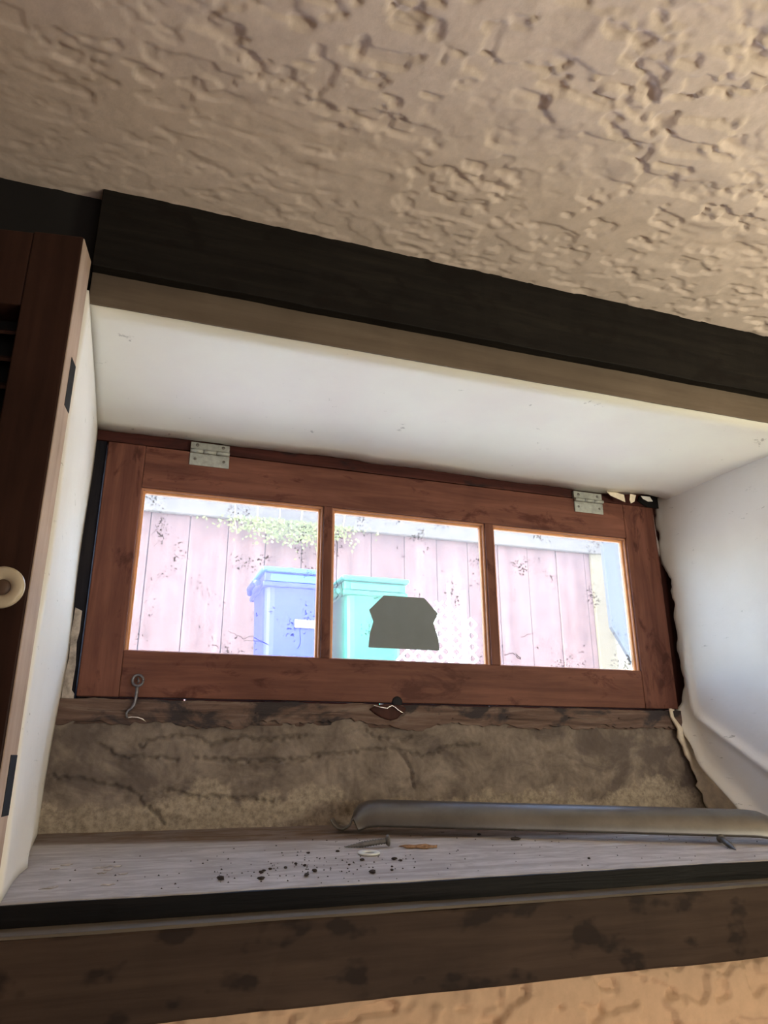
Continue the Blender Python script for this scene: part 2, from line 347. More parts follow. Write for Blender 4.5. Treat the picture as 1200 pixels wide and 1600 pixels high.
# window wall: front skin around the recess
nx, ny = 420, 120
xs = np.linspace(-.3, .95, nx); zs = np.linspace(-.42, -.15, ny)
G = np.zeros((nx, ny, 3)); G[..., 0] = xs[:, None]; G[..., 2] = zs[None, :]; G[..., 1] = .718-stucco(nx, ny, .27*1250/270, .27, 31, .12)*1.3
fw_ = fastgrid('wall_front', M['wall'], G); tag(fw_, kind='structure')
tag(MB().box(-1.6, 2.4, .7225, 1.05, -1.65, -.135).box(-1.6, -.11, .73, 1.15, -.135, .7).box(.955, 2.4, .73, 1.15, -.135, .7)
    .box(-.11, .955, .76, 1.15, .478, .7).build('wall_front_masonry', M['wall']), kind='structure')
# soffit of the recess, with its torn back edge
SZ = .4575
n = 90; rs = np.random.RandomState(4)
xs = np.linspace(-.0815, .955, n); back = 1.047+np.convolve(rs.randn(n), np.ones(3)/3, 'same')*.0022
G = []
for i, x in enumerate(xs):
    yb = back[i]-(.016*sstep(.80, .87, x)) ; row = []
    for k in range(11):
        y = .7225+(yb-.7225)*k/10
        row.append((x, y, SZ+(.0012*math.sin(x*9+y*11)+.0008*math.sin(x*31))*k/10-(.006*sstep(.84, .90, x)*sstep(.9, 1.03, y))))
    G.append(row)
sof = MB().grid(G, flip=False).build('ceiling_recess', M['soffit'], solid=.012, offs=1); tag(sof, kind='structure')
# left jamb: painted panel, its lower back edge bowing out
zs = np.linspace(-.098, SZ, 60); G = []
for iz, z in enumerate(zs):
    low = float(sstep(.12, -.08, z)) if z < .12 else 0
    low = max(0, min(1, (.12-z)/.2))
    row = []
    for k in range(13):
        y = .700+(1.052-.700)*k/12
        zb_ = -.083-.0738*(1.05-y)+.001; zz = zb_+(SZ-zb_)*iz/59
        fold = .006*math.exp(-((y-(.86+.5*(z+.08)))/.03)**2)*low
        row.append((-.0805-.006*low*((k/12)**2)+fold+.001*math.sin(z*22+y*5), y, zz))
    G.append(row)
lj = MB().grid(G, flip=True).build('wall_recess_left', M['jamb'], solid=.01, offs=-1); tag(lj, kind='structure')
# right jamb: splayed sheet that has come loose and folds out along two creases
def jx(y): return .898+.137*(1.0444-y)
def seg(p, a, b):
    a = np.array(a); b = np.array(b); p = np.array(p); t_ = np.clip(((p-a)@(b-a))/((b-a)@(b-a)), 0, 1); return np.linalg.norm(p-a-(b-a)*t_), t_
ridge_a = ((1.027, .078), (1.030, .215)); ridge_b = ((1.020, .068), (.80, -.092)); ridge_c = ((1.058, .074), (1.013, -.014)); ridge_c2 = ((1.013, -.014), (.925, -.105))
def cutline(y):   # height of the loose sheet's lower edge
    return np.interp(y, [.70, .92, .936, 1.013, 1.058, 1.07], [-.12, -.112, -.098, -.016, .070, .074])
_rag = np.convolve(np.random.RandomState(41).randn(90), np.ones(3)/3, 'same')*.0035
def ragy(z): return 1.062+float(np.interp(z, np.linspace(-.12, .47, 90), _rag))-(.016*sstep(.36, .30, z)*(1-sstep(.12, .05, z)) if z < .36 else 0)
G = []; ZN = 150
for i in range(ZN):
    u = i/(ZN-1); row = []
    for k in range(64):
        v = k/63; y = .712+(1.062-.712)*v
        zl = float(cutline(y)); z = zl+(SZ+.004-zl)*u**1.25
        yy = .712+(ragy(z)-.712)*v
        da, ta = seg((yy, z), *ridge_a); db, tb = seg((yy, z), *ridge_b); dc, _ = seg((yy, z), *ridge_c); dc2, _ = seg((yy, z), *ridge_c2)
        bp = .007*math.exp(-(da/.007)**2)*(1-ta**2)+.010*math.exp(-(db/.007)**2)+.015*math.exp(-(min(dc, dc2)/.011)**2)
        bp += .002*math.sin(yy*14+z*6)
        row.append((jx(yy)-bp, yy, z))
    G.append(row)
rj = MB().grid(G).build('wall_recess_right', M['jamb'], solid=.003, offs=-1); tag(rj, kind='structure')
# bare plaster shown under the loose sheet, with its ragged left edge over the concrete
A = [(.857, .080), (.860, .066), (.867, .047), (.866, .034), (.876, .020), (.875, .006), (.885, -.004), (.889, -.014), (.891, -.026), (.897, -.034), (.894, -.041), (.902, -.052), (.905, -.064), (.912, -.074), (.918, -.086)]
G = []
for i, (ax_, az) in enumerate(A):
    v = i/(len(A)-1); cy = 1.062-(1.062-.93)*v; cz = float(cutline(cy))+.004
    a = np.array((ax_, 1.040+.003*math.sin(i*2.1), az)); c_ = np.array((jx(cy)+.004, cy, cz)); row = []
    for k in range(12):
        w = k/11; p = a*(1-w)+c_*w; p[0] += .012*math.sin(math.pi*w)*.6; p[1] += .010*math.sin(math.pi*w); row.append(tuple(p))
    G.append(row)
tag(MB().grid(G, flip=True).build('wall_recess_plaster', M['cream'], solid=.004, offs=-1), kind='structure')
tag(box('wall_recess_right_core', M['cream'], (.935, .965, .72, 1.15, -.14, .50)), kind='structure')
tag(box('wall_recess_left_core', M['black'], (-.115, -.0925, .732, 1.15, -.14, .50)), kind='structure')
# concrete below the window: rough, cracked, bellied
nx, nz = 520, 72
xs = np.linspace(-.095, .935, nx); zs = np.linspace(-.100, .056, nz)
XX, ZZ = np.meshgrid(xs, zs, indexing='ij')
h = vnoise(nx, nz, 26, 4, 3)*.005+vnoise(nx, nz, 70, 11, 5)*.0025+vnoise(nx, nz, 200, 30, 6)*.0016
cracks = [[(-.084, -.019), (-.05, -.021), (-.027, -.027), (0, -.030), (.016, -.036), (.03, -.048), (.043, -.058), (.055, -.070), (.062, -.079)],
          [(-.03, .022), (-.012, .012), (0, .003), (.03, .004), (.0726, .0015)],
          [(.09, .004), (.13, .000), (.17, -.001), (.20, .001), (.236, .001), (.262, .006), (.285, .010), (.31, .012), (.345, .0155), (.378, .0155), (.392, .010), (.417, .005)],
          [(.378, .0155), (.390, .004), (.396, -.008), (.399, -.024), (.405, -.04)],
          [(.417, .005), (.44, .013), (.469, .020), (.51, .022)],
          [(.02, .018), (.05, .030), (.085, .033), (.11, .022)], [(.11, .020), (.15, .030), (.2, .028), (.24, .033)],
          [(.33, .04), (.345, .030), (.372, .027), (.40, .030)], [(.06, -.035), (.10, -.044), (.15, -.047), (.2, -.052)]]
dmin = np.full(XX.shape, 9.)
jx_, jz_ = (vnoise(nx, nz, 180, 27, 8)-.5)*.006, (vnoise(nx, nz, 180, 27, 9)-.5)*.006
for cr in cracks:
    for a, b_ in zip(cr[:-1], cr[1:]):
        dx, dz = b_[0]-a[0], b_[1]-a[1]; tt = np.clip(((XX+jx_-a[0])*dx+(ZZ+jz_-a[1])*dz)/(dx*dx+dz*dz), 0, 1)
        dmin = np.minimum(dmin, np.hypot(XX+jx_-a[0]-tt*dx, ZZ+jz_-a[1]-tt*dz))
h -= .007*np.exp(-(dmin/.0016)**2)
h += .004*sstep(-.03, -.06, ZZ+(vnoise(nx, nz, 30, 4, 12)-.5)*.04)
h -= .012*np.exp(-((XX-.363)/.022)**2-((ZZ-.058)/.016)**2)       # broken pocket below the latch
G = np.stack([XX, 1.053-h, ZZ], -1)
conc = fastgrid('wall_recess_back', M['concrete'], G); tag(conc, kind='structure')
tag(MB().box(-.11, .955, 1.078, 1.15, -.30, .046).build('wall_recess_back_core', M['outer']), kind='structure')

# ------------------------------------------------------------------ timber of the wall
hb = MB().beam(-.0815, 1.45, .7085, .756, .4950, .5975, 90, .0012, 3).build('header_beam', M['beam_dark'], bevel=.001)
tag(hb, 'nearly black wooden beam running under the textured ceiling above the window recess', 'beam')
hb2 = MB().beam(-.75, -.083, .728, .758, .4865, .598, 30, .0008, 5).build('header_beam', M['black'], bevel=.001)
tag(hb2, 'short black beam end behind the top of the brown shutter', 'beam')
fa = MB().beam(-.0815, 1.45, .7215, .7240, SZ-.0012, .4985, 90, .0003, 7).build('fascia_board', M['fascia'], bevel=.0015)
tag(fa, 'narrow brownish cream board between the black beam and the white recess top', 'board')
K = .0738
def sz(y): return -.083-K*(1.05-y)
sl = MB(); n = 60
G = [[(-.088+1.035*i/n, y, sz(y)) for y in (.7165, .80, .90, .98, 1.045)] for i in range(n+1)]
sl.add([(-.088, .7165, sz(.7165)), (.95, .7165, sz(.7165)), (.95, 1.05, sz(1.05)), (-.088, 1.05, sz(1.05)),
        (-.088, .7165, -.124), (.95, .7165, -.124), (.95, 1.05, -.118), (-.088, 1.05, -.118)],
       [(0, 1, 2, 3), (7, 6, 5, 4), (4, 5, 1, 0), (5, 6, 2, 1), (6, 7, 3, 2), (7, 4, 0, 3)])
sill = empty('sill_board', (.43, .88, -.124)); tag(sill, 'dusty grey wooden sill plank with a black front edge, under the small window', 'sill')
sl.build('plank', M['sill'], sill, bevel=.0015)
MB().beam(-.35, 1.45, .7125, .7167, -.1262, -.1085, 120, .0007, 9).build('front_edge', M['black_edge'], sill, bevel=.0008)
lb = empty('ledge_beam', (.43, .70, -.19)); tag(lb, 'wide dark brown knotty beam below the black sill edge', 'beam')
MB().beam(-.6, 1.45, .6795, .7215, -.1915, -.1268, 110, .0009, 12).build('beam_body', M['beam_low'], lb, bevel=.0025)
MB().beam(-.6, 1.45, .6805, .7120, -.1272, -.1248, 110, .0004, 14).build('pale_top', M['lip'], lb, bevel=.0004)  # thin paler strip along the top of the beam

# ------------------------------------------------------------------ window
win = empty('window_1', (.41, 1.05, .05)); tag(win, kind='structure')
SY = 1.05   # room face of the sash
OPEN = [(-.0115, .2605), (.2745, .5385), (.5535, .8195)]; OZ0, OZ1 = .1416, .3765
SX0, SX1, SZ0, SZ1 = -.0635, .8855, .0800, .4410
MB().beam(-.085, .95, 1.0535, 1.15, .4430, .478, 50, .0006, 21).build('frame_head', M['frame'], win, bevel=.001)
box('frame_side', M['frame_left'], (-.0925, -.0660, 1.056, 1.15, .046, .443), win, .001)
MB().box(.8885, .935, 1.062, 1.15, .046, .443).build('frame_side', M['frame_right'], win, .001)
MB().beam(-.0925, .935, 1.0485, 1.15, .046, .0772, 200, .0016, 23).build('frame_sill', M['eroded'], win, bevel=.001)
# broken lower edge of the frame sill, and splinters lifting off it
rs = np.random.RandomState(3); nn = 170
xs_ = np.linspace(-.092, .885, nn); low = .0485+np.convolve(rs.randn(nn+8), np.ones(9)/9, 'valid')*.012+rs.randn(nn)*.0009
poly = [(-.092, .0765)]+[(float(x), float(min(.058, max(.040, z)))) for x, z in zip(xs_, low)]+[(.885, .0765)]
MB().prism(poly, 1.0440, 1.0500).build('frame_sill_skin', M['eroded'], win, bevel=.0006)
for i in range(9):
    x = -.06+i*.10+rs.rand()*.03; w = .02+rs.rand()*.04; zc = .057+rs.rand()*.010; hh = .0015+rs.rand()*.0025
    pl = [(x, zc), (x+w*.3, zc-hh*.4), (x+w*.8, zc-hh*.2), (x+w, zc+hh*.2), (x+w*.9, zc+hh), (x+w*.4, zc+hh*1.3), (x+.002, zc+hh*.9)]
    MB().prism(pl, 1.0415+rs.rand()*.001, 1.0442).build('splinter', M['eroded'], win, bevel=.0004)
for (a, b_) in ((-.06, .075), (.078, .19), (.192, .365), (.372, .55), (.556, .70), (.704, .89)):  # strips added behind the sash to block light leaks, small gaps left
    box('leak_blocker', M['frame'], (a, b_, 1.092, 1.11, .070, .10), win)
box('leak_blocker', M['frame_left'], (-.0925, -.050, 1.092, 1.11, .070, .445), win)  # sides and head: also added to block light leaking round the sash
box('leak_blocker', M['frame_right'], (.872, .935, 1.092, 1.11, .070, .445), win)
box('leak_blocker', M['frame'], (-.05, .872, 1.092, 1.11, .432, .450), win)
# sash timbers
MB().box(SX0, -.0115, SY, 1.0725, SZ0, SZ1).build('sash_stile', M['sash_v'], win, .0015)
MB().box(.8195, SX1, SY, 1.0725, SZ0, SZ1).build('sash_stile', M['sash_v'], win, .0015)
MB().box(-.0113, .8193, SY+.0004, 1.0725, OZ1, SZ1-.0003).build('sash_rail', M['sash'], win, .0012)
MB().box(-.0113, .8193, SY+.0004, 1.0725, SZ0+.0003, OZ0).build('sash_rail', M['sash'], win, .0012)
for (a, b_) in ((.2605, .2745), (.5385, .5535)):
    MB().box(a, b_, SY+.0006, 1.0725, OZ0+.0001, OZ1-.0001).build('muntin', M['sash_v'], win, .001)
for (a, b_) in OPEN:
    # stepped glazing bead: two fillets round three sides and a thin one below
    for (ins, ya, yb, nm) in ((.0030, 1.0545, 1.0600, 'glazing_bead'), (.0062, 1.0600, 1.0664, 'glazing_bead')):
        bb = MB().box(a, a+ins, ya, yb, OZ0, OZ1).box(b_-ins, b_, ya, yb, OZ0, OZ1).box(a+ins, b_-ins, ya, yb, OZ1-ins, OZ1).box(a+ins, b_-ins, ya, yb, OZ0, OZ0+ins*.35)
        bb.build(nm, M['bead_outer'] if ins < .004 else M['bead'], win, .0008)
panes = []
for (a, b_) in OPEN:
    panes.append(box('pane', M['glass'], (a+.005, b_-.005, 1.0665, 1.0690, OZ0+.001, OZ1-.005), win))
# grime threads on the panes
def squiggle(pane, pts, r=.00035, seed=0, k=6):
    rr = random.Random(seed); P = []
    for p, q in zip(pts[:-1], pts[1:]):
        for i in range(k): u = i/k; P.append((p[0]+(q[0]-p[0])*u+rr.uniform(-1, 1)*.0008, 1.0660, p[1]+(q[1]-p[1])*u+rr.uniform(-1, 1)*.0012))
    MB().tube(P, r, 4).build('grime_thread', M['debris'], pane)
squiggle(panes[0], [(.128, .176), (.145, .170), (.150, .166), (.160, .172), (.170, .166), (.187, .160)], seed=1)
squiggle(panes[0], [(.150, .163), (.17, .165), (.190, .159)], seed=5)
squiggle(panes[0], [(.022, .326), (.0215, .305), (.012, .290)], .0003, 2)
squiggle(panes[0], [(.010, .312), (.016, .320), (.012, .327)], .0004, 3)
squiggle(panes[0], [(.235, .20), (.232, .180), (.234, .165), (.228, .152)], .0004, 9)
squiggle(panes[1], [(.285, .330), (.288, .315), (.286, .300)], .0004, 4)
squiggle(panes[1], [(.286, .262), (.289, .255), (.285, .248), (.29, .24), (.286, .232)], .0005, 6)
squiggle(panes[1], [(.294, .262), (.297, .25), (.295, .236)], .0004, 7)
squiggle(panes[2], [(.603, .190), (.615, .196), (.630, .199)], .0004, 8)
squiggle(panes[2], [(.570, .160), (.585, .164), (.600, .158), (.598, .154), (.588, .162)], .0006, 11)
# hinges
def hinge(x0, x1, zc, ztop, zbot):
    h = MB(); h.box(x0, x1, 1.0478, 1.0500, zbot, zc-.002)
    hg = h.build('hinge', M['hinge'], win, .0012)
    MB().box(x0+.0005, x1-.0005, 1.0480, 1.0545, zc+.0035, ztop).build('hinge_leaf', M['hinge'], hg, .0005)
    w = (x1-x0)/3
    for k in range(3):
        MB().tube([(x0+w*k+.0004, 1.0462, zc+.0008), (x0+w*(k+1)-.0004, 1.0462, zc+.0008)], .0032, 12).build('hinge_knuckle', M['hinge'], hg)
    for sx_, sz_ in ((x0+.008, (zbot+zc)/2-.001), (x1-.008, (zbot+zc)/2-.001), (x0+.010, zc+.011), (x1-.010, zc+.011)):
        MB().lathe((sx_, 1.0482, sz_), (0, -1, 0), [(-.0008, .0027), (.0002, .0027), (.0007, .0018), (.0008, 0)], 12).build('screw_head', M['screw'], hg)
hinge(.0515, .1100, .4405, .4560, .4188); hinge(.7160, .7750, .4375, .4545, .4155)
# peeled paint on the left frame side
pc = [(-.0790, .196), (-.0700, .192), (-.0695, .165), (-.0715, .150), (-.0690, .120), (-.0700, .088), (-.0660, .083), (-.0665, .066), (-.0810, .064), (-.0815, .10), (-.0785, .13), (-.0800, .16)]
MB().prism(pc, 1.0535, 1.0558).build('peeled_paint', M['paintchip'], win, .0005)
pc = [(.8870, .432), (.8915, .430), (.8925, .39), (.8960, .372), (.8940, .350), (.8900, .368), (.8885, .40)]
MB().prism(pc, 1.0575, 1.0600).build('peeled_paint', M['paintchip'], win, .0005)
# latch stub in the bottom rail
MB().lathe((.379, 1.0502, .0815), (0, -1, 0), [(-.001, .0085), (.0006, .008), (.0010, .006), (.0012, 0)], 20).build('latch_plate', M['frame_left'], win)

# hook latch
hk = empty('hook_latch', (.0105, 1.049, .1)); tag(hk, 'old iron hook hanging from an eye at the lower left of the window sash', 'hook')
MB().tube([(.0105+.0068*math.cos(a), 1.0405+.001*math.sin(a), .1010+.0072*math.sin(a)) for a in np.linspace(0, 2*math.pi, 25)], .0019, 8).build('hook_ring', M['iron'], hk)
MB().tube([(.0104, 1.0405, .0938), (.0108, 1.0405, .088), (.0102, 1.040, .078), (.0090, 1.040, .070), (.0065, 1.040, .0655), (.0025, 1.040, .0625), (.0005, 1.040, .059), (.0010, 1.039, .0545), (.0040, 1.038, .0530)], [.0022, .0022, .0021, .002, .0019, .0018, .0017, .0015, .0012], 8).build('hook_shank', M['iron'], hk)
MB().tube([(.0028, 1.0378, .0536), (.008, 1.0372, .0540), (.015, 1.0370, .0538), (.021, 1.0372, .0518), (.0265, 1.0378, .0480)], [.001, .0011, .0011, .001, .0006], 8).build('hook_tip', M['wire'], hk)
MB().tube([(.0105, 1.056, .1035), (.0105, 1.048, .1035), (.0105, 1.0415, .1040), (.0120, 1.039, .1000), (.0105, 1.0400, .0975)], .0013, 8).build('screw_eye', M['iron'], hk)
# wire latch on the frame sill
wl = MB().tube([(.3385, 1.0385, .0752), (.348, 1.0375, .0728), (.3585, 1.037, .0712), (.3625, 1.0372, .0738), (.3665, 1.0375, .0752), (.371, 1.0375, .0730), (.376, 1.037, .0690), (.381, 1.037, .0660), (.3865, 1.038, .0645)], .0009, 8).build('bent_wire', M['wire'])
tag(wl, 'short bent bright wire latch below the middle of the window sash', 'wire')
MB().prism([(.333, .070), (.341, .0745), (.352, .0765), (.366, .0762), (.379, .0765), (.390, .0735), (.388, .066), (.381, .0625), (.376, .057), (.366, .0545), (.357, .0565), (.350, .059), (.342, .0635)], 1.0405, 1.0490).build('dark_hollow_patch', M['frame_right'], win, .002)  # dark plate drawn where there is a dark hollow
MB().prism([(.855, .452), (.868, .4445), (.874, .4415), (.935, .4415), (.935, .470), (.86, .462)], 1.0500, 1.0530).build('dark_hole_patch', M['black'], win)  # flat black patch painting the darkness of the corner hole
# torn paper at the top right corner of the recess
def flap(poly, mat, y, name='paper_scrap', label='', tilt=.006):
    n = len(poly); zt = max(p[1] for p in poly); vs = [(x, y-tilt*(zt-z)/.02+.001*math.sin(x*300), z) for x, z in poly]
    o = MB().add(vs, [tuple(range(n))]).build(name, mat, None, solid=.0007); tag(o, label, 'paper scrap'); return o
flap([(.778, .4555), (.800, .4562), (.812, .4520), (.8095, .4365), (.797, .4425), (.783, .4480)], M['cream'], 1.036, label='brown torn paper scrap hanging beside the right window hinge')
flap([(.826, .4560), (.838, .4545), (.829, .4395), (.821, .4355), (.8205, .4420)], M['cream'], 1.034, label='small white torn paper scrap near the top right corner of the recess')
flap([(.846, .4530), (.866, .4535), (.868, .4440), (.857, .4420), (.848, .4470)], M['jamb'], 1.030, label='pale curled paper scrap in the dark top right corner of the recess')

# sticker on the middle pane
st = [(.3335, .1599), (.3360, .1816), (.3415, .1994), (.3345, .2167), (.3585, .2410), (.4255, .2410), (.4480, .2178), (.4400, .2017), (.4480, .1771), (.4487, .1599)]
def P_(p): return (p[0]*1.0152, p[1]*1.0152)
tag(MB().prism([P_(p) for p in st], 1.0655, 1.0664).build('sticker', M['sticker']), 'dark grey badge-shaped sticker seen from behind on the middle window pane', 'sticker')

# ------------------------------------------------------------------ shutter (opened back against the wall, left)
TH = math.radians(8); E = Vector((-.0812, .6975, 0)); U = Vector((math.cos(TH), -math.sin(TH), 0)); V = Vector((math.sin(TH), math.cos(TH), 0))
sh = empty('louvered_shutter', (-.15, .69, -.25)); tag(sh, 'dark brown louvered wooden shutter with a pale edge, left of the window recess', 'shutter')
def shb(u0, u1, v0, v1, z0, z1, name, mat, parent=sh, bevel=.0015):
    c = [E+U*u+V*v for v in (v0, v1) for u in (u0, u1)]
    vs = [(p.x, p.y, z) for z in (z0, z1) for p in c]
    o = MB().add(vs, [(0, 2, 3, 1), (4, 5, 7, 6), (0, 1, 5, 4), (2, 6, 7, 3), (0, 4, 6, 2), (1, 3, 7, 5)]).build(name, mat, parent, bevel); return o
T = .037; ZB, ZT = -.30, .4920
shb(-.047, -.0012, -T, 0, ZB, ZT, 'stile', M['shutter'])
shb(-.230, -.178, -T, 0, ZB, ZT, 'stile', M['shutter'])
shb(-.178, -.047, -T+.001, -.001, .4080, ZT-.001, 'rail', M['shutter'])
shb(-.178, -.047, -T+.001, -.001, ZB, -.23, 'rail', M['shutter'])
ed = shb(-.0012, 0, -T+.0005, -.0005, ZB+.001, ZT-.002, 'bare_edge', M['shutter_edge'], bevel=.0003); ed['label'] = 'pale unfinished edge of the shutter'
shb(-.178, -.047, -.004, -.0025, ZB+.05, ZT-.05, 'gap_shade_sheet', M['black'], bevel=0)  # added black sheet painting the darkness between the louvers
z = .388
while z > -.22:
    c = E+U*(-.1125)+V*(-T/2); L = .0655; vs = []
    for (dv, dz) in ((-.012, -.006), (-.0105, -.0085), (.012, .006), (.0105, .0085)):
        vs.append((dv, dz))
    P = []
    for u in (-L, L):
        for dv, dz in vs: q = c+U*u+V*dv; P.append((q.x, q.y, z+dz))
    MB().add(P, [(0, 1, 2, 3), (7, 6, 5, 4), (0, 4, 5, 1), (1, 5, 6, 2), (2, 6, 7, 3), (3, 7, 4, 0)]).build('louver', M['shutter'], sh)
    z -= .0285
for (z0, z1) in ((.316, .367), (-.041, .005)):
    shb(-.0006, .0004, -.019, -.0004, z0, z1, 'hinge_mortise', M['black'], bevel=.0002)
kc = E+U*(-.0140)+V*(-T); kn = MB().lathe((kc.x-.002, kc.y, .1330), tuple(-V), [(0, .0075), (.004, .0065), (.008, .008), (.013, .0150), (.017, .0172), (.0195, .0168), (.021, .0145), (.0205, .0095), (.0185, .007), (.0175, .0065)], 32).build('knob', M['knob'], sh)
MB().lathe((kc.x-.002, kc.y, .1330), tuple(-V), [(.0170, .0070), (.0182, .0062), (.0190, .003), (.0192, 0)], 20).build('knob_screw', M['knob_hole'], kn)

# ------------------------------------------------------------------ steel handle lying on the sill
p0 = Vector((.2660, .9900, 0)); p1 = Vector((.828, .786, 0))
d = (p1-p0); LEN = d.length; d.normalize(); wv = Vector((-d.y, d.x, 0))      # wv points to the back
prof = [(0, .0135), (.003, .0075), (.009, .0028), (.016, .0018), (.023, .006), (.0265, .014), (.029, .023), (.035, .030), (.046, .0345), (.060, .0360)]
path = prof+[(x, .0362) for x in np.linspace(.08, LEN-.075, 16)]+[(LEN-a, h_) for a, h_ in reversed(prof)]
Wd = .030; G = []
for (s_, h_) in path:
    e = min(s_, LEN-s_); sk = float(sstep(.026, .034, e)); row = []
    base = p0+d*s_; zg = -.0860+(-.1026+.0860)*s_/LEN
    for k in range(15):
        v = k/14
        if sk > 0:   # arc: back-top to front skirt
            a = math.radians(98*v-5); yv = Wd*(.5-math.sin(a)); zv = -(1-math.cos(a))*.0285*sk
            yv = yv*sk+(Wd*(.5-v))*(1-sk)
        else: yv = Wd*(.5-v); zv = 0
        p = base+wv*yv; row.append((p.x, p.y, zg+.0012+h_+zv))
    G.append(row)
bar = MB().grid(G, flip=False).build('steel_handle', M['steel'], None, solid=.0026, offs=0)
tag(bar, 'long curved steel handle with hooked ends lying at the back of the dusty sill', 'handle')

# ------------------------------------------------------------------ bits on the sill
def blob(name, x, y, r, mat, flat=.6, seed=0, lng=1.0, ang=0):
    rr = random.Random(seed); vs = []; n1, n2 = 4, 7
    for i in range(n1+1):
        ph = math.pi*i/n1
        for j in range(n2):
            th = 2*math.pi*j/n2; q = r*(1+rr.uniform(-.3, .3)) if 0 < i < n1 else r
            px, py = q*math.sin(ph)*math.cos(th)*lng, q*math.sin(ph)*math.sin(th)
            vs.append((x+px*math.cos(ang)-py*math.sin(ang), y+px*math.sin(ang)+py*math.cos(ang), sz(y)+r*flat*(1-math.cos(ph)*1)*1.0))
    fs = [(i*n2+j, (i+1)*n2+j, (i+1)*n2+(j+1) % n2, i*n2+(j+1) % n2) for i in range(n1) for j in range(n2)]
    return MB().add(vs, [q[::-1] for q in fs]).build(name, mat)
big = [(.0983, .757, .0034, 1), (.1346, .750, .0026, 1.5), (.139, .776, .0024, 1.2), (.179, .7556, .0024, 2.6), (.1906, .770, .0027, 1.3), (.2446, .7525, .0030, 1.3), (.2863, .807, .0026, 1.2),
       (.1867, .797, .0021, 1), (.1798, .808, .0019, 1), (.252, .8114, .0022, 1.6), (.166, .792, .002, 1), (.2907, .7994, .0018, 1), (.2662, .7582, .0018, 1), (.15, .79, .0018, 1.4), (.143, .784, .0017, 1.3), (.2387, .862, .0018, 1.3),
       (.232, .792, .0015, 1), (.205, .86, .0017, 1.4), (.272, .774, .0015, 1), (.499, .765, .0018, 1.2), (.445, .928, .0022, 1.4)]
own = {0: 'largest lone dark crumb, leftmost near the front edge of the sill', 3: 'long flat dark crumb near the front edge, left of the washer',
       5: 'dark crumb near the sill front edge, straight below the washer', 6: 'dark crumb lying just right of the washer', 15: 'small dark crumb beside the tip of the left wood screw',
       19: 'lone small dark crumb near the front edge on the right half of the sill', 20: 'dark crumb just in front of the steel handle, right of the wood splinter'}
for i, (x, y, r, l) in enumerate(big):
    o = blob('debris_crumb', x, y, r, M['debris'], .6, i, l, .4*i); tag(o, 'small dark crumb of debris on the dusty sill around the washer', 'debris', 'dark crumbs on the sill')
    if i in own: o['label'] = own[i]
tag(blob('dirt_clump', .4757, .888, .0042, M['debris'], .45, 77, 1.9, .3), 'dark flat clump of dirt on the sill just in front of the steel handle', 'debris')
rs = np.random.RandomState(8); mb = MB()
for i in range(230):
    if i < 120: x = rs.normal(.19, .07); y = rs.normal(.80, .035)
    else: x = rs.uniform(-.04, .80); y = rs.uniform(.73, .96)
    y = min(max(y, .725), .97); x = min(max(x, -.07), .85); r = rs.uniform(.0005, .0012); z_ = sz(y)
    mb.add([(x-r, y-r*.7, z_), (x+r, y-r*.6, z_), (x+r*.4, y+r, z_), (x, y, z_+r*1.1)], [(0, 1, 3), (1, 2, 3), (2, 0, 3), (0, 2, 1)])
tag(mb.build('fine_grit', M['debris']), 'fine dark grit sprinkled across the dusty sill', 'grit', kind='stuff')
# white paint residue at the left end
rs = np.random.RandomState(18)
for i in range(9):
    x = rs.uniform(-.055, .02); y = rs.uniform(.76, .86); a = rs.uniform(0, 3); w = rs.uniform(.004, .009); pl = []
    for k in range(8):
        th = k*math.pi/4; q = w*(1+rs.uniform(-.35, .35)); px, py = q*math.cos(th), q*.45*math.sin(th); xx = x+px*math.cos(a*.3)-py*math.sin(a*.3); yy = y+px*math.sin(a*.3)+py*math.cos(a*.3); pl.append((xx, yy, sz(yy)+.0004+.0006*(k % 2)))
    tag(MB().add(pl, [tuple(range(8))]).build('paint_flake', M['paintchip'], None, solid=.0004), 'pale paint flake on the left end of the sill', 'paint flake', 'paint flakes at the left end of the sill')
# washer
w = empty('washer', (.2690, .840, sz(.84))); ws = MB(); nrm = Vector((0, -K, 1)).normalized()
ws.lathe((.2690, .842, sz(.842)+.0008), nrm, [(0, .0062), (0, .0122), (.0010, .0126), (.0018, .0120), (.0018, .0070), (.0010, .0060), (0, .0062)], 28)
bpy.data.objects.remove(w)
tag(ws.build('washer', M['washer']), 'pale grey metal washer lying on the sill left of the bark chip', 'washer')
# screws
def screw(a, b_, rh, name, label):
    a = Vector(a); b_ = Vector(b_); ax = (b_-a).normalized(); L = (b_-a).length
    root = empty(name, tuple(a)); tag(root, label, 'screw')
    pr = []; nn = 30
    for i in range(nn+1): s_ = L*i/nn; pr.append((s_, (.0028+(.0009 if i % 2 else 0))*(1-.85*max(0, s_/L-.55)/.45)))
    MB().lathe(a, ax, pr, 10).build('shank', M['screw'], root)
    MB().lathe(a, -ax, [(-.001, .002), (.001, rh*.7), (.003, rh), (.0045, rh*.9), (.0050, 0)], 16).build('screw_head', M['screw'], root)
screw((.300, .876, sz(.876)+.0072), (.2525, .882, sz(.882)+.0012), .0068, 'wood_screw', 'old dark wood screw lying beside the washer, its head to the right')
screw((.7200, .806, sz(.806)+.0062), (.7030, .766, sz(.766)+.0015), .0055, 'wood_screw', 'short rusty screw on the right part of the sill below the steel handle')
ch = empty('bark_chip', (.335, .862, sz(.862))); tag(ch, 'thin brown splinter of wood lying on the sill right of the washer', 'wood chip')
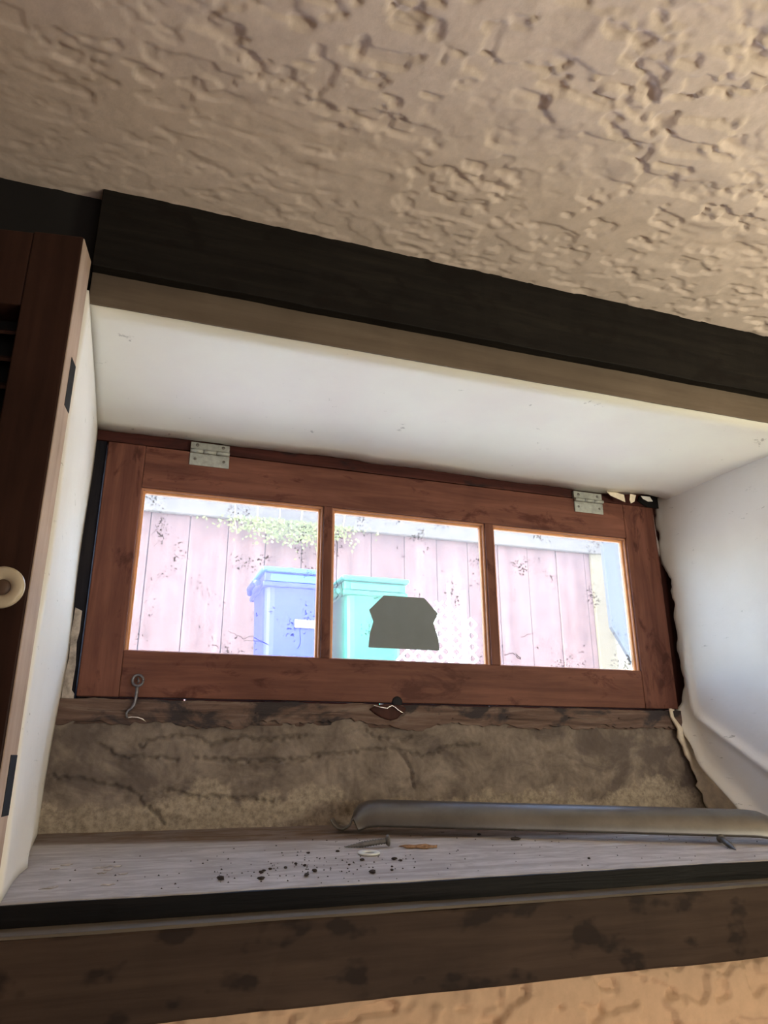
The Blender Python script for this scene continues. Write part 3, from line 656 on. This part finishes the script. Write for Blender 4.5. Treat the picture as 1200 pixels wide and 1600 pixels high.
for i, (dx, dy, l, a) in enumerate(((0, 0, .022, -.25), (.004, .004, .019, -.15), (-.003, -.003, .017, -.35), (.014, -.004, .009, .2))):
    P = []
    for k in range(7):
        s_ = (k/6*2-1)*l; P.append((.336+dx+s_*math.cos(a), .864+dy+s_*math.sin(a), sz(.864+dy+s_*math.sin(a))+.0019+.0007*math.sin(k*1.9+i)))
    MB().tube(P, [.0006, .0014, .0017, .0015, .0017, .0013, .0006], 6).build('splinter', M['chip'], ch)

# ------------------------------------------------------------------ outdoors
GZ = .06
tag(MB().box(-6, 12, 1.15, 14, GZ-.1, GZ).build('ground', M['ground']), kind='structure')
tag(MB().box(-1.7, 2.5, 1.15, 1.16, GZ, .046).box(-1.7, -.0925, 1.15, 1.17, GZ, .75).box(.935, 2.5, 1.15, 1.17, GZ, .75).box(-.0925, .935, 1.15, 1.17, .48, .75).build('wall_outer', M['outer']), kind='structure')
tag(MB().box(-1.75, 2.55, -2.75, 1.22, .75, .80).build('ceiling_slab', M['outer']), kind='structure')
shed = empty('neighbour_shed', (1.5, 5.6, GZ)); tag(shed, 'faded pink board-sided shed behind the two bins, seen through the window', 'shed')
bw = .29; x = -2.0; i = 0; rs = np.random.RandomState(2)
while x < 3.84:
    w_ = min(bw, 3.86-x); dy = rs.uniform(-.006, .006)
    MB().box(x+.0025, x+w_-.0025, 5.5+dy, 5.53+dy, GZ+.02, 1.95).build('board', M['fence'], shed, .004); x += bw
MB().box(-2.0, 3.86, 5.526, 5.60, GZ, 2.1).build('wall_core', M['fence'], shed)
MB().box(3.86, 4.04, 5.47, 5.60, GZ, 1.95).build('corner_board', M['corner'], shed, .004)
MB().box(3.96, 4.04, 5.60, 7.5, GZ, 1.95).build('side_wall', M['corner'], shed)
MB().box(-2.1, 4.10, 5.455, 5.50, 1.775, 2.03).build('fascia', M['eave'], shed, .01)
MB().box(-2.1, 4.16, 5.41, 5.46, 1.95, 2.05).build('gutter', M['eave'], shed, .02)
MB().add([(-2.15, 5.42, 2.04), (4.16, 5.42, 2.04), (4.16, 7.6, 2.75), (-2.15, 7.6, 2.75), (-2.15, 5.42, 2.08), (4.16, 5.42, 2.08), (4.16, 7.6, 2.79), (-2.15, 7.6, 2.79)],
         [(3, 2, 1, 0), (4, 5, 6, 7), (0, 1, 5, 4), (1, 2, 6, 5), (2, 3, 7, 6), (3, 0, 4, 7)]).build('roof', M['eave'], shed)
fwl = empty('cream_house', (6, 8, GZ)); tag(fwl, 'pale cream house wall at the right edge of the right pane, beyond the pink shed', 'house')
MB().box(4.0, 9.5, 7.7, 7.9, GZ, 3.4).build('house_wall', M['farwall'], fwl)
MB().box(3.9, 9.7, 7.3, 8.0, 3.4, 3.5).build('house_eave', M['eave'], fwl)
# grey sheet added to stand for a diagonal shadow on the cream wall
D = 5.0
gs = MB(); pl = [(3.655, 1.75), (4.10, 1.76), (4.05, GZ), (3.90, GZ), (3.86, .68), (3.66, 1.02)]
tag(gs.prism(pl, 5.0, 5.04).build('shadow_sheet', M['shadowsheet'], None, .004), 'blue-grey sheet standing for a diagonal shadow on the cream wall, right of the pink shed', 'painted shadow')
# wheelie bins
def bin_(name, x0, x1, y, ztop, body, lid, label, lab=True):
    r = empty(name, ((x0+x1)/2, y+.25, GZ)); tag(r, label, 'bin')
    cx = (x0+x1)/2; w = (x1-x0)/2-.022; dd = .48
    lv = [(GZ+.03, .80, .80), (GZ+.30, .87, .87), (ztop-.17, .97, .97), (ztop-.10, 1.0, 1.0)]
    vs = []; n = 24
    for (z, a, c) in lv:
        for k in range(n):
            th = 2*math.pi*k/n; ex = .28; cs, sn = math.cos(th), math.sin(th)
            vs.append((cx+w*a*abs(cs)**ex*(1 if cs > 0 else -1), y+dd/2+dd/2*c*abs(sn)**ex*(1 if sn > 0 else -1), z))
    fs = [(i*n+k, i*n+(k+1) % n, (i+1)*n+(k+1) % n, (i+1)*n+k) for i in range(len(lv)-1) for k in range(n)]+[tuple(reversed(range(n)))]
    MB().add(vs, fs).build('body', body, r)
    MB().box(cx-w-.012, cx+w+.012, y-.012, y+dd+.012, ztop-.125, ztop-.095).build('rim', body, r, .008)
    MB().box(cx-w*.82, cx+w*.82, y-.006, y+.02, ztop-.092, ztop-.045).build('front_band', lid, r, .006)
    MB().box(cx-w-.002, cx+w+.002, y+.004, y+dd, ztop-.095, ztop-.035).build('collar', body, r, .008)
    ld = MB().box(cx-w-.022, cx+w+.022, y-.025, y+dd+.03, ztop-.036, ztop-.006).build('lid', lid, r, .014, seg=3)
    MB().box(cx-w*.8, cx+w*.8, y+.06, y+dd-.06, ztop-.01, ztop+.006).build('lid_ridge', lid, ld, .008)
    MB().tube([(cx-w-.035, y+.03, ztop-.10), (cx-w-.045, y+.10, ztop-.085), (cx-w-.045, y+.30, ztop-.085), (cx-w-.03, y+.36, ztop-.10)], .017, 8).build('handle', body, r)
    for s in (-1, 1): MB().lathe((cx+s*(w*.86)-.02, y+dd-.03, GZ+.10), (1, 0, 0), [(0, .02), (0, .10), (.045, .10), (.045, .02)], 20).build('wheel', M['rubber'], r)
    if lab: box('white_label', M['white'], (cx-.005, cx+.115, y-.018, y-.004, ztop-.36, ztop-.315), r, .003)
    return r
bin_('recycling_bin', .672, 1.10, 4.2, 1.095, M['blue'], M['blue_lid'], 'blue wheeled bin with a white label behind the left window pane')
bin_('garden_waste_bin', 1.160, 1.600, 4.2, 1.078, M['green'], M['green_lid'], 'sea-green wheeled bin behind the middle window pane, beside the blue one', False)
# lattice trellis
la = empty('lattice_trellis', (1.6, 3.6, GZ)); tag(la, 'white diagonal lattice trellis with two upright stakes, right of the green bin', 'trellis')
lx0, lx1, lz0, lz1 = 1.30, 1.765, .30, .80
def topz(x): return .52+.30*min(1, max(0, (x-1.36)/.16)) if x < 1.62 else .80-(x-1.62)*.55
for sgn in (1, -1):
    for k in range(-18, 26):
        c0 = 1.30+k*.062
        pts = [(x, lz0+(x-c0)*sgn if sgn > 0 else lz0+(c0-x)) for x in np.linspace(lx0, lx1, 60)]
        pts = [(x, z) for x, z in pts if lz0 <= z <= topz(x)]
        if len(pts) < 4: continue
        (xa, za), (xb, zb) = pts[0], pts[-1]; L = math.hypot(xb-xa, zb-za)
        if L < .04: continue
        tx, tz = (xb-xa)/L, (zb-za)/L; nxx, nzz = -tz*.0060, tx*.0060; yo = 3.60 if sgn > 0 else 3.608
        MB().prism([(xa-nxx, za-nzz), (xb-nxx, zb-nzz), (xb+nxx, zb+nzz), (xa+nxx, za+nzz)], yo, yo+.007).build('slat', M['white'], la)
for (x, h_, r_) in ((1.600, .915, .007), (1.686, .880, .013)):
    MB().box(x-r_, x+r_, 3.585, 3.600, GZ, h_).build('stake', M['white'], la, .002)
# foliage hanging under the eave
fo = empty('hanging_creeper', (1.2, 5.25, 1.70)); tag(fo, 'yellow-green creeper hanging from the shed eave above the bins', 'plant')
rs = np.random.RandomState(5); mb = MB()
for i in range(1500):
    x = rs.normal(1.08, .22); h_ = abs(rs.normal(0, .085)); z = 1.77-h_*(1-.5*abs(x-1.08)); y = 5.362+rs.uniform(-.03, .03); s_ = rs.uniform(.009, .019)
    a = rs.uniform(0, 6.28); b_ = rs.uniform(-.6, .6); ux = Vector((math.cos(a), b_, math.sin(a))).normalized()*s_; vx = ux.cross(Vector((0, 1, .3))).normalized()*s_*.6; c = Vector((x, y, z))
    mb.add([c-ux, c+vx, c+ux, c-vx], [(0, 1, 2, 3)])
tag(mb.build('leaves', M['leaf'], fo), kind='stuff')
for k in range(6): MB().tube([(1.08-.45+k*.18, 5.399, 1.96), (1.08-.44+k*.17, 5.385, 1.74), (1.08-.42+k*.17, 5.375, 1.63)], .005, 5).build('stem', M['leaf2'], fo)
